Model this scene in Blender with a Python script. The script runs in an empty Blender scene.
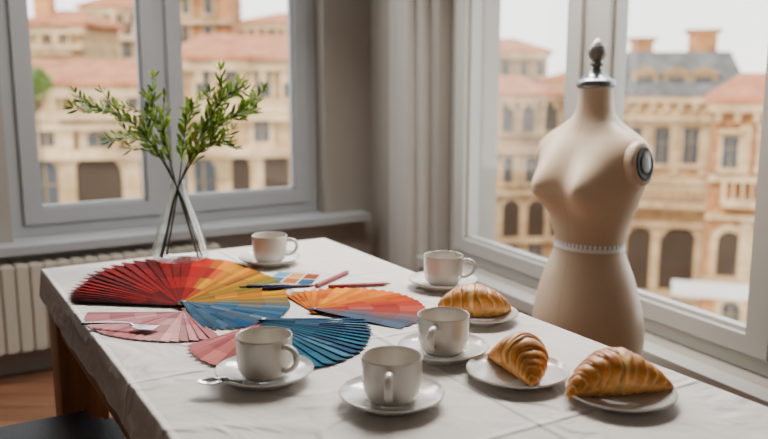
import bpy, bmesh, math, random
from mathutils import Vector, Matrix
random.seed(7)
SC = bpy.context.scene
COL = SC.collection
PI = math.pi
R = math.radians
# ------------------------------------------------------------------ camera model
FPX, H = 830.0, 1.21
PIT = math.atan(147.5/FPX)
cp, sp = math.cos(PIT), math.sin(PIT)
def ray(px, py):
    k = (py-219.5)/FPX
    return Vector(((px-384)/FPX, cp-k*sp, -sp-k*cp))
CAM = Vector((0, 0, H))
def at(px, py, z):
    d = ray(px, py); t = (z-H)/d.z
    return CAM+d*t
def atY(px, py, Y):
    d = ray(px, py); return CAM+d*(Y/d.y)
cd = bpy.data.cameras.new('camera'); cam = bpy.data.objects.new('camera', cd); COL.objects.link(cam)
cam.location = CAM; cam.rotation_euler = (PI/2-PIT, 0, 0)
cd.sensor_fit = 'HORIZONTAL'; cd.sensor_width = 36; cd.lens = FPX/768*36
cd.clip_start = .05; cd.clip_end = 500
cd.dof.use_dof = True; cd.dof.focus_distance = 1.47; cd.dof.aperture_fstop = 2.9
SC.camera = cam
# ------------------------------------------------------------------ materials
def S(h):
    h = h.lstrip('#'); o = []
    for i in (0, 2, 4):
        c = int(h[i:i+2], 16)/255
        o.append(c/12.92 if c <= .04045 else ((c+.055)/1.055)**2.4)
    return (o[0], o[1], o[2], 1)
def sat(c, s):
    l = .2126*c[0]+.7152*c[1]+.0722*c[2]
    return Vector([max(0, min(1, l+(v-l)*s)) for v in c[:3]])
def base(name):
    m = bpy.data.materials.new(name); m.use_nodes = True
    nt = m.node_tree
    return m, nt, nt.nodes['Principled BSDF']
def mat(name, col, rough=.6, var=.08, scale=12, bump=0, bscale=60, metal=0, spec=.5, col2=None, coat=0):
    m, nt, b = base(name)
    c = S(col) if isinstance(col, str) else col
    N = nt.nodes.new; L = nt.links.new
    tc = N('ShaderNodeTexCoord'); no = N('ShaderNodeTexNoise'); no.inputs['Scale'].default_value = scale; no.inputs['Detail'].default_value = 5
    L(tc.outputs['Object'], no.inputs['Vector'])
    mx = N('ShaderNodeMix'); mx.data_type = 'RGBA'
    c2 = (S(col2) if col2 else tuple(v*(1-var*2) for v in c[:3])+(1,))
    mx.inputs[6].default_value = c2; mx.inputs[7].default_value = tuple(min(1, v*(1+var*.5)) for v in c[:3])+(1,)
    L(no.outputs['Fac'], mx.inputs[0]); L(mx.outputs[2], b.inputs['Base Color'])
    b.inputs['Roughness'].default_value = rough; b.inputs['Metallic'].default_value = metal
    b.inputs['Specular IOR Level'].default_value = spec
    if coat: b.inputs['Coat Weight'].default_value = coat; b.inputs['Coat Roughness'].default_value = .1
    if bump:
        n2 = N('ShaderNodeTexNoise'); n2.inputs['Scale'].default_value = bscale; n2.inputs['Detail'].default_value = 4
        L(tc.outputs['Object'], n2.inputs['Vector'])
        bp = N('ShaderNodeBump'); bp.inputs['Strength'].default_value = bump; bp.inputs['Distance'].default_value = .01
        L(n2.outputs['Fac'], bp.inputs['Height']); L(bp.outputs['Normal'], b.inputs['Normal'])
    return m
def attr_mat(name, rough=.5, noise=.15, scale=80, transl=0, bump=0, spec=.5):
    m, nt, b = base(name); N = nt.nodes.new; L = nt.links.new
    a = N('ShaderNodeAttribute'); a.attribute_name = 'Col'
    tc = N('ShaderNodeTexCoord'); no = N('ShaderNodeTexNoise'); no.inputs['Scale'].default_value = scale; no.inputs['Detail'].default_value = 4
    L(tc.outputs['Object'], no.inputs['Vector'])
    mr = N('ShaderNodeMapRange'); mr.inputs['From Min'].default_value = .25; mr.inputs['From Max'].default_value = .75; mr.inputs['To Min'].default_value = 1-noise; mr.inputs['To Max'].default_value = 1+noise
    L(no.outputs['Fac'], mr.inputs['Value'])
    hv = N('ShaderNodeHueSaturation'); L(a.outputs['Color'], hv.inputs['Color']); L(mr.outputs['Result'], hv.inputs['Value'])
    L(hv.outputs['Color'], b.inputs['Base Color']); b.inputs['Roughness'].default_value = rough; b.inputs['Specular IOR Level'].default_value = spec
    if bump:
        bp = N('ShaderNodeBump'); bp.inputs['Strength'].default_value = bump; bp.inputs['Distance'].default_value = .004
        L(no.outputs['Fac'], bp.inputs['Height']); L(bp.outputs['Normal'], b.inputs['Normal'])
    if transl:
        t = N('ShaderNodeBsdfTranslucent'); L(hv.outputs['Color'], t.inputs[0])
        mx = N('ShaderNodeMixShader'); mx.inputs[0].default_value = transl
        L(b.outputs[0], mx.inputs[1]); L(t.outputs[0], mx.inputs[2]); L(mx.outputs[0], nt.nodes['Material Output'].inputs[0])
    return m
def glass_mat(name, tint, facing=.25, blend=.35):
    m = bpy.data.materials.new(name); m.use_nodes = True; nt = m.node_tree; nt.nodes.clear()
    N = nt.nodes.new; L = nt.links.new
    o = N('ShaderNodeOutputMaterial'); t = N('ShaderNodeBsdfTransparent'); t.inputs[0].default_value = tint
    g = N('ShaderNodeBsdfGlossy'); g.inputs['Roughness'].default_value = .02; g.inputs[0].default_value = (1, 1, 1, 1)
    lw = N('ShaderNodeLayerWeight'); lw.inputs[0].default_value = blend
    mu = N('ShaderNodeMath'); mu.operation = 'MULTIPLY'; mu.inputs[1].default_value = facing
    L(lw.outputs['Facing'], mu.inputs[0])
    mx = N('ShaderNodeMixShader'); L(mu.outputs[0], mx.inputs[0]); L(t.outputs[0], mx.inputs[1]); L(g.outputs[0], mx.inputs[2]); L(mx.outputs[0], o.inputs[0])
    return m
def wood_mat(name, c1, c2, rough=.5, plank=False, sc=(3, 30, 30)):
    m, nt, b = base(name); N = nt.nodes.new; L = nt.links.new
    tc = N('ShaderNodeTexCoord'); mp = N('ShaderNodeMapping'); mp.inputs['Scale'].default_value = sc
    L(tc.outputs['Object'], mp.inputs[0])
    no = N('ShaderNodeTexNoise'); no.inputs['Scale'].default_value = 2; no.inputs['Detail'].default_value = 8
    L(mp.outputs[0], no.inputs['Vector'])
    mx = N('ShaderNodeMix'); mx.data_type = 'RGBA'; mx.inputs[6].default_value = S(c1); mx.inputs[7].default_value = S(c2)
    L(no.outputs['Fac'], mx.inputs[0]); out = mx.outputs[2]
    if plank:
        br = N('ShaderNodeTexBrick'); br.inputs['Scale'].default_value = 1; br.inputs['Brick Width'].default_value = 1.1; br.inputs['Row Height'].default_value = .12
        br.inputs['Mortar Size'].default_value = .003; br.inputs['Color1'].default_value = (1, 1, 1, 1); br.inputs['Color2'].default_value = (.7, .7, .7, 1); br.inputs['Mortar'].default_value = (.2, .2, .2, 1)
        L(tc.outputs['Object'], br.inputs['Vector'])
        m2 = N('ShaderNodeMix'); m2.data_type = 'RGBA'; m2.blend_type = 'MULTIPLY'; m2.inputs[0].default_value = 1
        L(out, m2.inputs[6]); L(br.outputs['Color'], m2.inputs[7]); out = m2.outputs[2]
    L(out, b.inputs['Base Color']); b.inputs['Roughness'].default_value = rough
    return m
M = {}
M['wall'] = mat('plaster', '#968f86', .9, .04, 3, .05, 90)
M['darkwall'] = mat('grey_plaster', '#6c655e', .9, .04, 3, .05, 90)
M['pilaster'] = mat('pale_pilaster_paint', '#aca69e', .85, .03, 4)
M['white'] = mat('window_paint', '#aeaaa3', .42, .03, 6)
M['cool'] = mat('window_paint_cool', '#9c9d9e', .42, .03, 6)
M['ceil'] = mat('ceiling_paint', '#8e8983', .9, .03, 3)
M['floor'] = wood_mat('floor_planks', '#6b4630', '#9c6e50', .4, True, (1.5, 14, 14))
M['tablewood'] = wood_mat('table_oak', '#84532f', '#bd8a55', .5, False, (25, 25, 3))
M['glass'] = glass_mat('window_glass', (.98, .985, .985, 1), .10)
M['vase'] = glass_mat('vase_glass', (.95, .97, .965, 1), .42, .42)
M['ceramic'] = mat('cream_stoneware', '#cfc8bd', .18, .03, 25, .01, 150, coat=.7)
M['porcelain'] = mat('white_porcelain', '#d8d5d0', .18, .02, 20, coat=.4)
M['steel'] = mat('polished_steel', '#b0b1b4', .25, .05, 30, metal=1)
M['silver'] = mat('brushed_silver', '#a3a5a8', .35, .08, 60, metal=1)
M['darksteel'] = mat('dark_metal', '#4a4e55', .4, .1, 30, metal=.7)
M['knob'] = mat('knob_pewter', '#8a857e', .3, .15, 40, metal=.45)
M['neckmetal'] = mat('neck_plate_metal', '#8b8d91', .28, .08, 40, metal=.9)
M['radiator'] = mat('radiator_enamel', '#b3aa9c', .75, .02, 8, spec=.2)
M['navy'] = mat('navy_upholstery', '#182130', .5, .2, 40, .2, 300)
M['black'] = mat('black_lacquer', '#121316', .35, .1, 30)
M['redlac'] = mat('red_lacquer', '#94101a', .3, .1, 30)
M['navylac'] = mat('navy_lacquer', '#142044', .3, .1, 30)
M['cedar'] = mat('cedar', '#b58a60', .6)
M['swatch'] = attr_mat('swatch_paper', .8, .05, 40, spec=.08)
M['leaf'] = attr_mat('leaf_green', .45, .22, 30, .35)
M['crust'] = attr_mat('croissant_crust', .42, .26, 60, 0, .2, spec=.42)
M['stem'] = mat('green_stem', '#2a3016', .6, .2, 50)
M['dark'] = mat('dark_pane', '#4a4e50', .35, .2, .8, spec=.25)
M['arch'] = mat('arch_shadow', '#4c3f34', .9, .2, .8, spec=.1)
M['street'] = mat('street_stone', '#8a7c6a', .9, .1, .2)
M['awning'] = mat('awning_cloth', '#cfc7bb', .8, .03, 2)
def cloth_mat():
    m, nt, b = base('linen_tablecloth'); N = nt.nodes.new; L = nt.links.new
    tc = N('ShaderNodeTexCoord')
    n1 = N('ShaderNodeTexNoise'); n1.inputs['Scale'].default_value = 5; n1.inputs['Detail'].default_value = 3; n1.inputs['Distortion'].default_value = 1.4
    n2 = N('ShaderNodeTexNoise'); n2.inputs['Scale'].default_value = 420; n2.inputs['Detail'].default_value = 2
    L(tc.outputs['Object'], n1.inputs['Vector']); L(tc.outputs['Object'], n2.inputs['Vector'])
    acc = n1.outputs['Fac']
    vo = N('ShaderNodeTexVoronoi'); vo.feature = 'DISTANCE_TO_EDGE'; vo.inputs['Scale'].default_value = 2.6
    mv = N('ShaderNodeMix'); mv.data_type = 'VECTOR'; mv.inputs[0].default_value = .12
    L(tc.outputs['Object'], mv.inputs[4]); L(n1.outputs['Color'], mv.inputs[5]); L(mv.outputs[1], vo.inputs['Vector'])
    def add(val, amt, wd):
        nonlocal acc
        mr = N('ShaderNodeMapRange'); mr.interpolation_type = 'SMOOTHSTEP'; mr.inputs['From Max'].default_value = wd; L(val, mr.inputs['Value'])
        a1 = N('ShaderNodeMath'); a1.operation = 'MULTIPLY_ADD'; a1.inputs[1].default_value = amt
        L(mr.outputs['Result'], a1.inputs[0]); L(acc, a1.inputs[2]); acc = a1.outputs[0]
    add(vo.outputs['Distance'], -.30, .05)
    s2 = N('ShaderNodeSeparateXYZ'); L(tc.outputs['Object'], s2.inputs[0])
    for ax, per in (('Y', .21), ('X', .215)):
        pp = N('ShaderNodeMath'); pp.operation = 'PINGPONG'; pp.inputs[1].default_value = per; L(s2.outputs[ax], pp.inputs[0]); add(pp.outputs[0], -.34, .010)
    a2 = N('ShaderNodeMath'); a2.operation = 'MULTIPLY_ADD'; a2.inputs[1].default_value = .06
    L(n2.outputs['Fac'], a2.inputs[0]); L(acc, a2.inputs[2])
    bp = N('ShaderNodeBump'); bp.inputs['Strength'].default_value = .75; bp.inputs['Distance'].default_value = .015
    L(a2.outputs[0], bp.inputs['Height']); L(bp.outputs['Normal'], b.inputs['Normal'])
    mx = N('ShaderNodeMix'); mx.data_type = 'RGBA'; mx.inputs[6].default_value = S('#c9c2bc'); mx.inputs[7].default_value = S('#dfd8d2')
    L(n1.outputs['Fac'], mx.inputs[0]); L(mx.outputs[2], b.inputs['Base Color'])
    b.inputs['Roughness'].default_value = .65; b.inputs['Specular IOR Level'].default_value = .4
    return m
M['cloth'] = cloth_mat()
def form_mat():
    m, nt, b = base('dress_form_linen'); N = nt.nodes.new; L = nt.links.new
    tc = N('ShaderNodeTexCoord'); sx = N('ShaderNodeSeparateXYZ'); L(tc.outputs['Object'], sx.inputs[0])
    ab = N('ShaderNodeMath'); ab.operation = 'ABSOLUTE'; L(sx.outputs['X'], ab.inputs[0])
    mr = N('ShaderNodeMapRange'); mr.inputs['From Min'].default_value = .0005; mr.inputs['From Max'].default_value = .0018; mr.inputs['To Min'].default_value = .8; mr.inputs['To Max'].default_value = 1
    L(ab.outputs[0], mr.inputs['Value'])
    no = N('ShaderNodeTexNoise'); no.inputs['Scale'].default_value = 260; L(tc.outputs['Object'], no.inputs['Vector'])
    hv = N('ShaderNodeHueSaturation'); hv.inputs['Color'].default_value = S('#d4bb9e'); L(mr.outputs['Result'], hv.inputs['Value'])
    L(hv.outputs['Color'], b.inputs['Base Color'])
    bp = N('ShaderNodeBump'); bp.inputs['Strength'].default_value = .06; bp.inputs['Distance'].default_value = .002
    L(no.outputs['Fac'], bp.inputs['Height']); L(bp.outputs['Normal'], b.inputs['Normal'])
    b.inputs['Roughness'].default_value = .38; b.inputs['Specular IOR Level'].default_value = .45
    b.inputs['Coat Weight'].default_value = .15; b.inputs['Coat Roughness'].default_value = .3
    return m
M['form'] = form_mat()
def tape_mat():
    m, nt, b = base('printed_tape'); N = nt.nodes.new; L = nt.links.new
    tc = N('ShaderNodeTexCoord'); gr = N('ShaderNodeTexGradient'); gr.gradient_type = 'RADIAL'; L(tc.outputs['Object'], gr.inputs[0])
    mu = N('ShaderNodeMath'); mu.operation = 'MULTIPLY'; mu.inputs[1].default_value = 46; L(gr.outputs['Fac'], mu.inputs[0])
    fr = N('ShaderNodeMath'); fr.operation = 'FRACT'; L(mu.outputs[0], fr.inputs[0])
    gt = N('ShaderNodeMath'); gt.operation = 'GREATER_THAN'; gt.inputs[1].default_value = .2; L(fr.outputs[0], gt.inputs[0])
    sx = N('ShaderNodeSeparateXYZ'); L(tc.outputs['Object'], sx.inputs[0])
    g2 = N('ShaderNodeMath'); g2.operation = 'LESS_THAN'; g2.inputs[1].default_value = .0; L(sx.outputs['Z'], g2.inputs[0])
    mxm = N('ShaderNodeMath'); mxm.operation = 'MAXIMUM'; L(gt.outputs[0], mxm.inputs[0]); L(g2.outputs[0], mxm.inputs[1])
    mx = N('ShaderNodeMix'); mx.data_type = 'RGBA'; mx.inputs[6].default_value = S('#1c1a19'); mx.inputs[7].default_value = S('#fbfaf7')
    L(mxm.outputs[0], mx.inputs[0]); L(mx.outputs[2], b.inputs['Base Color']); b.inputs['Roughness'].default_value = .35
    return m
M['tape'] = tape_mat()
def facade_mat(name, c, c2, row=.45):
    m, nt, b = base(name); N = nt.nodes.new; L = nt.links.new
    tc = N('ShaderNodeTexCoord'); no = N('ShaderNodeTexNoise'); no.inputs['Scale'].default_value = .8; no.inputs['Detail'].default_value = 9; no.inputs['Roughness'].default_value = .7
    L(tc.outputs['Object'], no.inputs['Vector'])
    mr = N('ShaderNodeMapRange'); mr.inputs['From Min'].default_value = .35; mr.inputs['From Max'].default_value = .65; L(no.outputs['Fac'], mr.inputs['Value'])
    mx = N('ShaderNodeMix'); mx.data_type = 'RGBA'; mx.inputs[6].default_value = S(c2); mx.inputs[7].default_value = S(c)
    L(mr.outputs['Result'], mx.inputs[0])
    sx = N('ShaderNodeSeparateXYZ'); L(tc.outputs['Object'], sx.inputs[0]); cb = N('ShaderNodeCombineXYZ'); L(sx.outputs['X'], cb.inputs[0]); L(sx.outputs['Z'], cb.inputs[1])
    br = N('ShaderNodeTexBrick'); br.inputs['Scale'].default_value = 1; br.inputs['Brick Width'].default_value = row*2.2; br.inputs['Row Height'].default_value = row; br.inputs['Mortar Size'].default_value = .025
    br.inputs['Color1'].default_value = (1, 1, 1, 1); br.inputs['Color2'].default_value = (.8, .77, .74, 1); br.inputs['Mortar'].default_value = (.55, .5, .46, 1); L(cb.outputs[0], br.inputs['Vector'])
    m2 = N('ShaderNodeMix'); m2.data_type = 'RGBA'; m2.blend_type = 'MULTIPLY'; m2.inputs[0].default_value = .8
    L(mx.outputs[2], m2.inputs[6]); L(br.outputs['Color'], m2.inputs[7])
    L(m2.outputs[2], b.inputs['Base Color']); b.inputs['Roughness'].default_value = .9
    return m
def roof_mat(name, c, c2, c3):
    m, nt, b = base(name); N = nt.nodes.new; L = nt.links.new
    tc = N('ShaderNodeTexCoord'); wv = N('ShaderNodeTexWave'); wv.inputs['Scale'].default_value = 2.2; wv.inputs['Distortion'].default_value = 1.5
    L(tc.outputs['Object'], wv.inputs['Vector'])
    no = N('ShaderNodeTexNoise'); no.inputs['Scale'].default_value = 1.6; no.inputs['Detail'].default_value = 8; no.inputs['Roughness'].default_value = .7; L(tc.outputs['Object'], no.inputs['Vector'])
    ad = N('ShaderNodeMath'); ad.operation = 'MULTIPLY_ADD'; ad.inputs[1].default_value = .25; L(wv.outputs['Fac'], ad.inputs[0]); L(no.outputs['Fac'], ad.inputs[2])
    rp = N('ShaderNodeValToRGB'); e = rp.color_ramp.elements; e[0].position = .38; e[0].color = S(c2); e[1].position = .62; e[1].color = S(c); q = e.new(.85); q.color = S(c3)
    L(ad.outputs[0], rp.inputs[0]); L(rp.outputs[0], b.inputs['Base Color']); b.inputs['Roughness'].default_value = .85
    return m
M['cream'] = facade_mat('facade_cream', '#dcba88', '#9c7c54')
M['ochre'] = facade_mat('facade_ochre', '#d69a60', '#9a673c')
M['stone'] = facade_mat('facade_stone', '#c8a87a', '#806848')
M['trim'] = facade_mat('facade_trim', '#dfc298', '#ab8c62', .9)
M['terra'] = roof_mat('terracotta_tiles', '#b0663a', '#7c4829', '#c49068')
M['slate'] = roof_mat('slate_tiles', '#62615d', '#454442', '#82817c')
# ------------------------------------------------------------------ mesh helpers
def mk(name, bm, m, parent=None, smooth=40):
    bmesh.ops.recalc_face_normals(bm, faces=bm.faces[:])
    me = bpy.data.meshes.new(name); bm.to_mesh(me); bm.free()
    if smooth:
        me.shade_smooth(); me.set_sharp_from_angle(angle=R(smooth))
    o = bpy.data.objects.new(name, me); COL.objects.link(o)
    me.materials.append(m)
    if parent: o.parent = parent
    return o
def tag(o, label, cat, group=None):
    o['label'] = label; o['category'] = cat
    if group: o['group'] = group
    return o
def thing(name, label, cat, loc=(0, 0, 0), rz=0, group=None):
    o = bpy.data.objects.new(name, None); COL.objects.link(o); o.empty_display_size = .05
    o.location = loc; o.rotation_euler = (0, 0, rz)
    return tag(o, label, cat, group)
def struct(o):
    o['kind'] = 'structure'; return o
def dup(root, label, loc=None, rz=None, group=None):
    r = root.copy(); COL.objects.link(r)
    for ch in root.children:
        c = ch.copy(); COL.objects.link(c); c.parent = r
        for g in ch.children:
            d = g.copy(); COL.objects.link(d); d.parent = c
    r['label'] = label
    if group: r['group'] = group
    if loc is not None: r.location = loc
    if rz is not None: r.rotation_euler = (0, 0, rz)
    return r
def hexa(bm, p):
    v = [bm.verts.new(q) for q in p]
    for f in ((0, 3, 2, 1), (4, 5, 6, 7), (0, 1, 5, 4), (1, 2, 6, 5), (2, 3, 7, 6), (3, 0, 4, 7)):
        bm.faces.new([v[i] for i in f])
    return v
def box(bm, x0, x1, y0, y1, z0, z1, bev=0):
    v = hexa(bm, [(x0, y0, z0), (x1, y0, z0), (x1, y1, z0), (x0, y1, z0), (x0, y0, z1), (x1, y0, z1), (x1, y1, z1), (x0, y1, z1)])
    if bev:
        es = list({e for q in v for e in q.link_edges})
        bmesh.ops.bevel(bm, geom=es, offset=bev, segments=2, affect='EDGES', profile=.5)
def lathe(bm, prof, n=48, mtx=None):
    rings = []
    for r, z in prof:
        if r < 1e-6: rings.append([bm.verts.new((0, 0, z))])
        else: rings.append([bm.verts.new((r*math.cos(2*PI*i/n), r*math.sin(2*PI*i/n), z)) for i in range(n)])
    for a, b in zip(rings, rings[1:]):
        for i in range(n):
            j = (i+1) % n
            if len(a) == 1 and len(b) == 1: continue
            if len(a) == 1: bm.faces.new((a[0], b[j], b[i]))
            elif len(b) == 1: bm.faces.new((a[i], a[j], b[0]))
            else: bm.faces.new((a[i], a[j], b[j], b[i]))
    if mtx is not None:
        vs = [v for r in rings for v in r]; bmesh.ops.transform(bm, matrix=mtx, verts=vs)
def catmull(pts, n=8):
    P = [Vector(p) for p in pts]; P = [P[0]*2-P[1]]+P+[P[-1]*2-P[-2]]
    out = []
    for i in range(1, len(P)-2):
        for k in range(n):
            t = k/n; a, b, c, d = P[i-1], P[i], P[i+1], P[i+2]
            out.append(.5*((2*b)+(c-a)*t+(2*a-5*b+4*c-d)*t*t+(3*b-a-3*c+d)*t**3))
    out.append(P[-2]); return out
def tube(bm, path, rad, n=10, flat=1.0):
    path = [Vector(p) for p in path]; m = len(path)
    rad = rad if isinstance(rad, (list, tuple)) else [rad]*m
    t0 = (path[1]-path[0]).normalized()
    up = Vector((0, 0, 1)) if abs(t0.z) < .9 else Vector((0, 1, 0))
    nrm = (up-t0*up.dot(t0)).normalized(); rings = []
    for i, p in enumerate(path):
        t = (path[min(i+1, m-1)]-path[max(i-1, 0)]).normalized()
        nrm = (nrm-t*nrm.dot(t)).normalized(); bn = t.cross(nrm)
        rings.append([bm.verts.new(p+(nrm*math.cos(2*PI*k/n)*flat+bn*math.sin(2*PI*k/n))*rad[i]) for k in range(n)])
    for a, b in zip(rings, rings[1:]):
        for k in range(n): bm.faces.new((a[k], a[(k+1) % n], b[(k+1) % n], b[k]))
    bm.faces.new(rings[0][::-1]); bm.faces.new(rings[-1])
class Frame:
    """a vertical plane: origin P, direction U along it, N toward the viewer"""
    def __init__(s, P, U, N): s.P = Vector((P[0], P[1], 0)); s.U = Vector((U[0], U[1], 0)).normalized(); s.N = Vector((N[0], N[1], 0)).normalized()
    def pt(s, u, z, o=0): return s.P+s.U*u+s.N*o+Vector((0, 0, z))
    def px(s, x, y, o=0):
        d = ray(x, y); t = ((s.P+s.N*o)-CAM).dot(s.N)/d.dot(s.N); q = CAM+d*t
        return (q-s.P).dot(s.U), q.z
    def box(s, bm, u0, u1, z0, z1, o0, o1):
        hexa(bm, [s.pt(u0, z0, o1), s.pt(u1, z0, o1), s.pt(u1, z0, o0), s.pt(u0, z0, o0), s.pt(u0, z1, o1), s.pt(u1, z1, o1), s.pt(u1, z1, o0), s.pt(u0, z1, o0)])
    def prism(s, bm, poly, o0, o1):
        a = [bm.verts.new(s.pt(u, z, o1)) for u, z in poly]; b = [bm.verts.new(s.pt(u, z, o0)) for u, z in poly]
        n = len(poly); bm.faces.new(a); bm.faces.new(b[::-1])
        for i in range(n): bm.faces.new((a[i], b[i], b[(i+1) % n], a[(i+1) % n]))
# ------------------------------------------------------------------ the room
CRN = (-.06, 4.06)
a1, a2 = R(60), R(-26)
FL = Frame(CRN, (-math.sin(a1), -math.cos(a1)), (math.cos(a1), -math.sin(a1)))
FR = Frame(CRN, (-math.sin(a2), -math.cos(a2)), (-math.cos(a2), math.sin(a2)))
CEIL = 2.75; WT = 2.35; TH = .30
def wall_with_window(name, F, L0, L1, u0, u1, zs):
    bm = bmesh.new()
    F.box(bm, L0, u0, 0, CEIL, -TH, 0); F.box(bm, u1, L1, 0, CEIL, -TH, 0)
    F.box(bm, u0, u1, 0, zs, -TH, 0); F.box(bm, u0, u1, WT, CEIL, -TH, 0)
    return struct(mk(name, bm, M['wall'], smooth=0))
def make_window(idx, F, u0, u1, zs, um0, um1, off, fw, sw, fb=None, sb=None, wm=None):
    wm = wm or M['white']
    d0, d1 = off-.04, off+.04; fb = fb or fw; sb = sb or sw
    bm = bmesh.new()
    F.box(bm, u0, u0+fw, zs, WT, d0, d1); F.box(bm, u1-fw, u1, zs, WT, d0, d1)
    F.box(bm, u0+fw, u1-fw, zs, zs+fb, d0, d1); F.box(bm, u0+fw, u1-fw, WT-fw, WT, d0, d1)
    F.box(bm, um0, um1, zs+fb, WT-fw, d0, d1)
    w = struct(mk('window_%d' % idx, bm, wm, smooth=0))
    for (a, b) in ((u0+fw+.002, um0-.002), (um1+.002, u1-fw-.002)):
        z0, z1 = zs+fb+.002, WT-fw-.002; e0, e1 = off-.02, off+.055
        bm = bmesh.new()
        F.box(bm, a, a+sw, z0, z1, e0, e1); F.box(bm, b-sw, b, z0, z1, e0, e1)
        F.box(bm, a+sw, b-sw, z0, z0+sb, e0, e1); F.box(bm, a+sw, b-sw, z1-sw, z1, e0, e1)
        for q in ((a+sw, a+sw+.012, z0+sb, z1-sw), (b-sw-.012, b-sw, z0+sb, z1-sw), (a+sw, b-sw, z0+sb, z0+sb+.012), (a+sw, b-sw, z1-sw-.012, z1-sw)):
            F.box(bm, q[0], q[1], q[2], q[3], off+.005, off+.035)
        s = mk('sash', bm, wm, w, smooth=0)
        bm = bmesh.new(); F.box(bm, a+sw-.004, b-sw+.004, z0+sb-.004, z1-sw+.004, off+.008, off+.012)
        mk('pane', bm, M['glass'], s, smooth=0)
    return w
ZL = .54; offL = -.12
uL0 = FL.px(313, 150, offL)[0]; uL1 = FL.px(4, 150, offL)[0]
mL = (FL.px(161, 120, offL)[0])
wall_with_window('wall_left', FL, -.35, 3.6, uL0-.005, uL1+.005, ZL)
make_window(1, FL, uL0, uL1, ZL+.003, mL-.022, mL+.022, offL, .05, .06, wm=M['cool'])
bm = bmesh.new(); FL.box(bm, uL0-.20, uL1+.2, ZL-.035, ZL, -.001, .10); FL.box(bm, uL0, uL1, ZL-.012, ZL+.002, -.08, .002)
struct(mk('trim_1', bm, M['cool'], smooth=0))
ZR = .43; offR = -.10
uR0 = FR.px(457, 240, offR)[0]; uR1 = FR.px(763, 340, offR)[0]+.12
mR = FR.px(599, 70, offR)[0]
wall_with_window('wall_right', FR, 0, 5.6, uR0-.005, uR1+.005, ZR)
make_window(2, FR, uR0, uR1, ZR+.003, mR-.03, mR+.03, offR, .06, .07, .045, .05)
bm = bmesh.new(); FR.box(bm, uR0-.06, uR1+.1, ZR-.04, ZR, -.001, .07)
struct(mk('trim_2', bm, M['white'], smooth=0))
# plain pillar with two broad steps between the two windows
p0 = .26; p1 = uR0-.075
poly = [(p0, 0), (p0, .030), (p0+.012, .040), (p0+.15, .040), (p0+.15, .066), (p0+.162, .076), (p1-.062, .076), (p1-.05, .066), (p1-.05, .040), (p1-.012, .040), (p1, .030), (p1, 0)]
bm = bmesh.new()
va = [bm.verts.new(FR.pt(u, 0, o)) for u, o in poly]; vb = [bm.verts.new(FR.pt(u, CEIL, o)) for u, o in poly]
for i in range(len(poly)): 
    j = (i+1) % len(poly); bm.faces.new((va[i], va[j], vb[j], vb[i]))
struct(mk('trim_3', bm, M['pilaster'], smooth=0))
PL = FL.pt(3.6, 0); PR = FR.pt(5.6, 0); PB = PL+FR.U*5.6
def slab(name, pts, z0, z1, m):
    bm = bmesh.new(); a = [bm.verts.new((p[0], p[1], z0)) for p in pts]; b = [bm.verts.new((p[0], p[1], z1)) for p in pts]
    n = len(pts); bm.faces.new(a[::-1]); bm.faces.new(b)
    for i in range(n): bm.faces.new((a[i], a[(i+1) % n], b[(i+1) % n], b[i]))
    return struct(mk(name, bm, m, smooth=0))
outer = [FL.pt(3.6, 0, -.3), Vector((CRN[0], CRN[1]+.4, 0)), FR.pt(5.6, 0, -.3), PB+FR.U*.3]
slab('floor', outer, -.15, 0, M['floor']); slab('ceiling', outer, CEIL, CEIL+.2, M['ceil'])
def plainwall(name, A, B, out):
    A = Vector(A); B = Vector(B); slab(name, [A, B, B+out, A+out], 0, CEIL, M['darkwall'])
plainwall('wall_side', PL, PB, FL.U*.2)
plainwall('wall_back', PB, PR, FR.U*.2)
# ------------------------------------------------------------------ radiator
def radiator():
    u0 = FL.px(215, 240, .06)[0]; n = 34; pitch = .052
    t = thing('radiator', 'cream ribbed radiator on the wall below the left window', 'radiator', FL.pt(u0, 0, .08))
    inv = Vector(t.location)
    F2 = Frame((FL.P+FL.U*u0+FL.N*.08-inv)[:2], FL.U[:2], FL.N[:2])
    bm = bmesh.new()
    F2.box(bm, 0, n*pitch-.006, .125, .465, -.035, .042)
    for i in range(n):
        a = i*pitch
        F2.box(bm, a, a+.045, .12, .47, -.04, .05)
    bmesh.ops.bevel(bm, geom=bm.edges[:], offset=.006, segments=2, affect='EDGES')
    mk('ribbed_body', bm, M['radiator'], t, 50)
    for k in (.1, n*pitch-.15):
        bm = bmesh.new(); F2.box(bm, k, k+.03, 0, .125, -.02, .02); mk('foot', bm, M['radiator'], t, 0)
radiator()
# ------------------------------------------------------------------ table
TZ = .755
A = at(42, 269, TZ); VPa = math.atan((-110-384)/math.hypot(FPX, 147.5))
LD = Vector((-math.sin(VPa), -math.cos(VPa), 0))
WD = Vector((math.cos(VPa), -math.sin(VPa), 0))
B = at(330, 240, TZ)
TW = (B-A).dot(WD); TLEN = 1.78
T = thing('dining_table', 'wooden table with square legs standing under the white linen cloth', 'table', (A.x, A.y, 0), math.atan2(WD.y, WD.x))
bm = bmesh.new(); box(bm, 0.008, TW-.008, -TLEN+.008, -.008, .715, .75, .004); mk('tabletop', bm, M['tablewood'], T)
LG = .105
for x in (.006, TW-.006-LG):
    for y in (-.006-LG, -TLEN+.006):
        bm = bmesh.new(); box(bm, x, x+LG, y, y+LG, 0, .715, .004); mk('leg', bm, M['tablewood'], T)
e = .006+LG
for q in ((e, TW-e, -.065, -.04), (e, TW-e, -TLEN+.04, -TLEN+.065), (.014, .04, -TLEN+e, -e), (TW-.04, TW-.014, -TLEN+e, -e)):
    bm = bmesh.new(); box(bm, q[0], q[1], q[2], q[3], .62, .715); mk('apron', bm, M['tablewood'], T)
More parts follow.
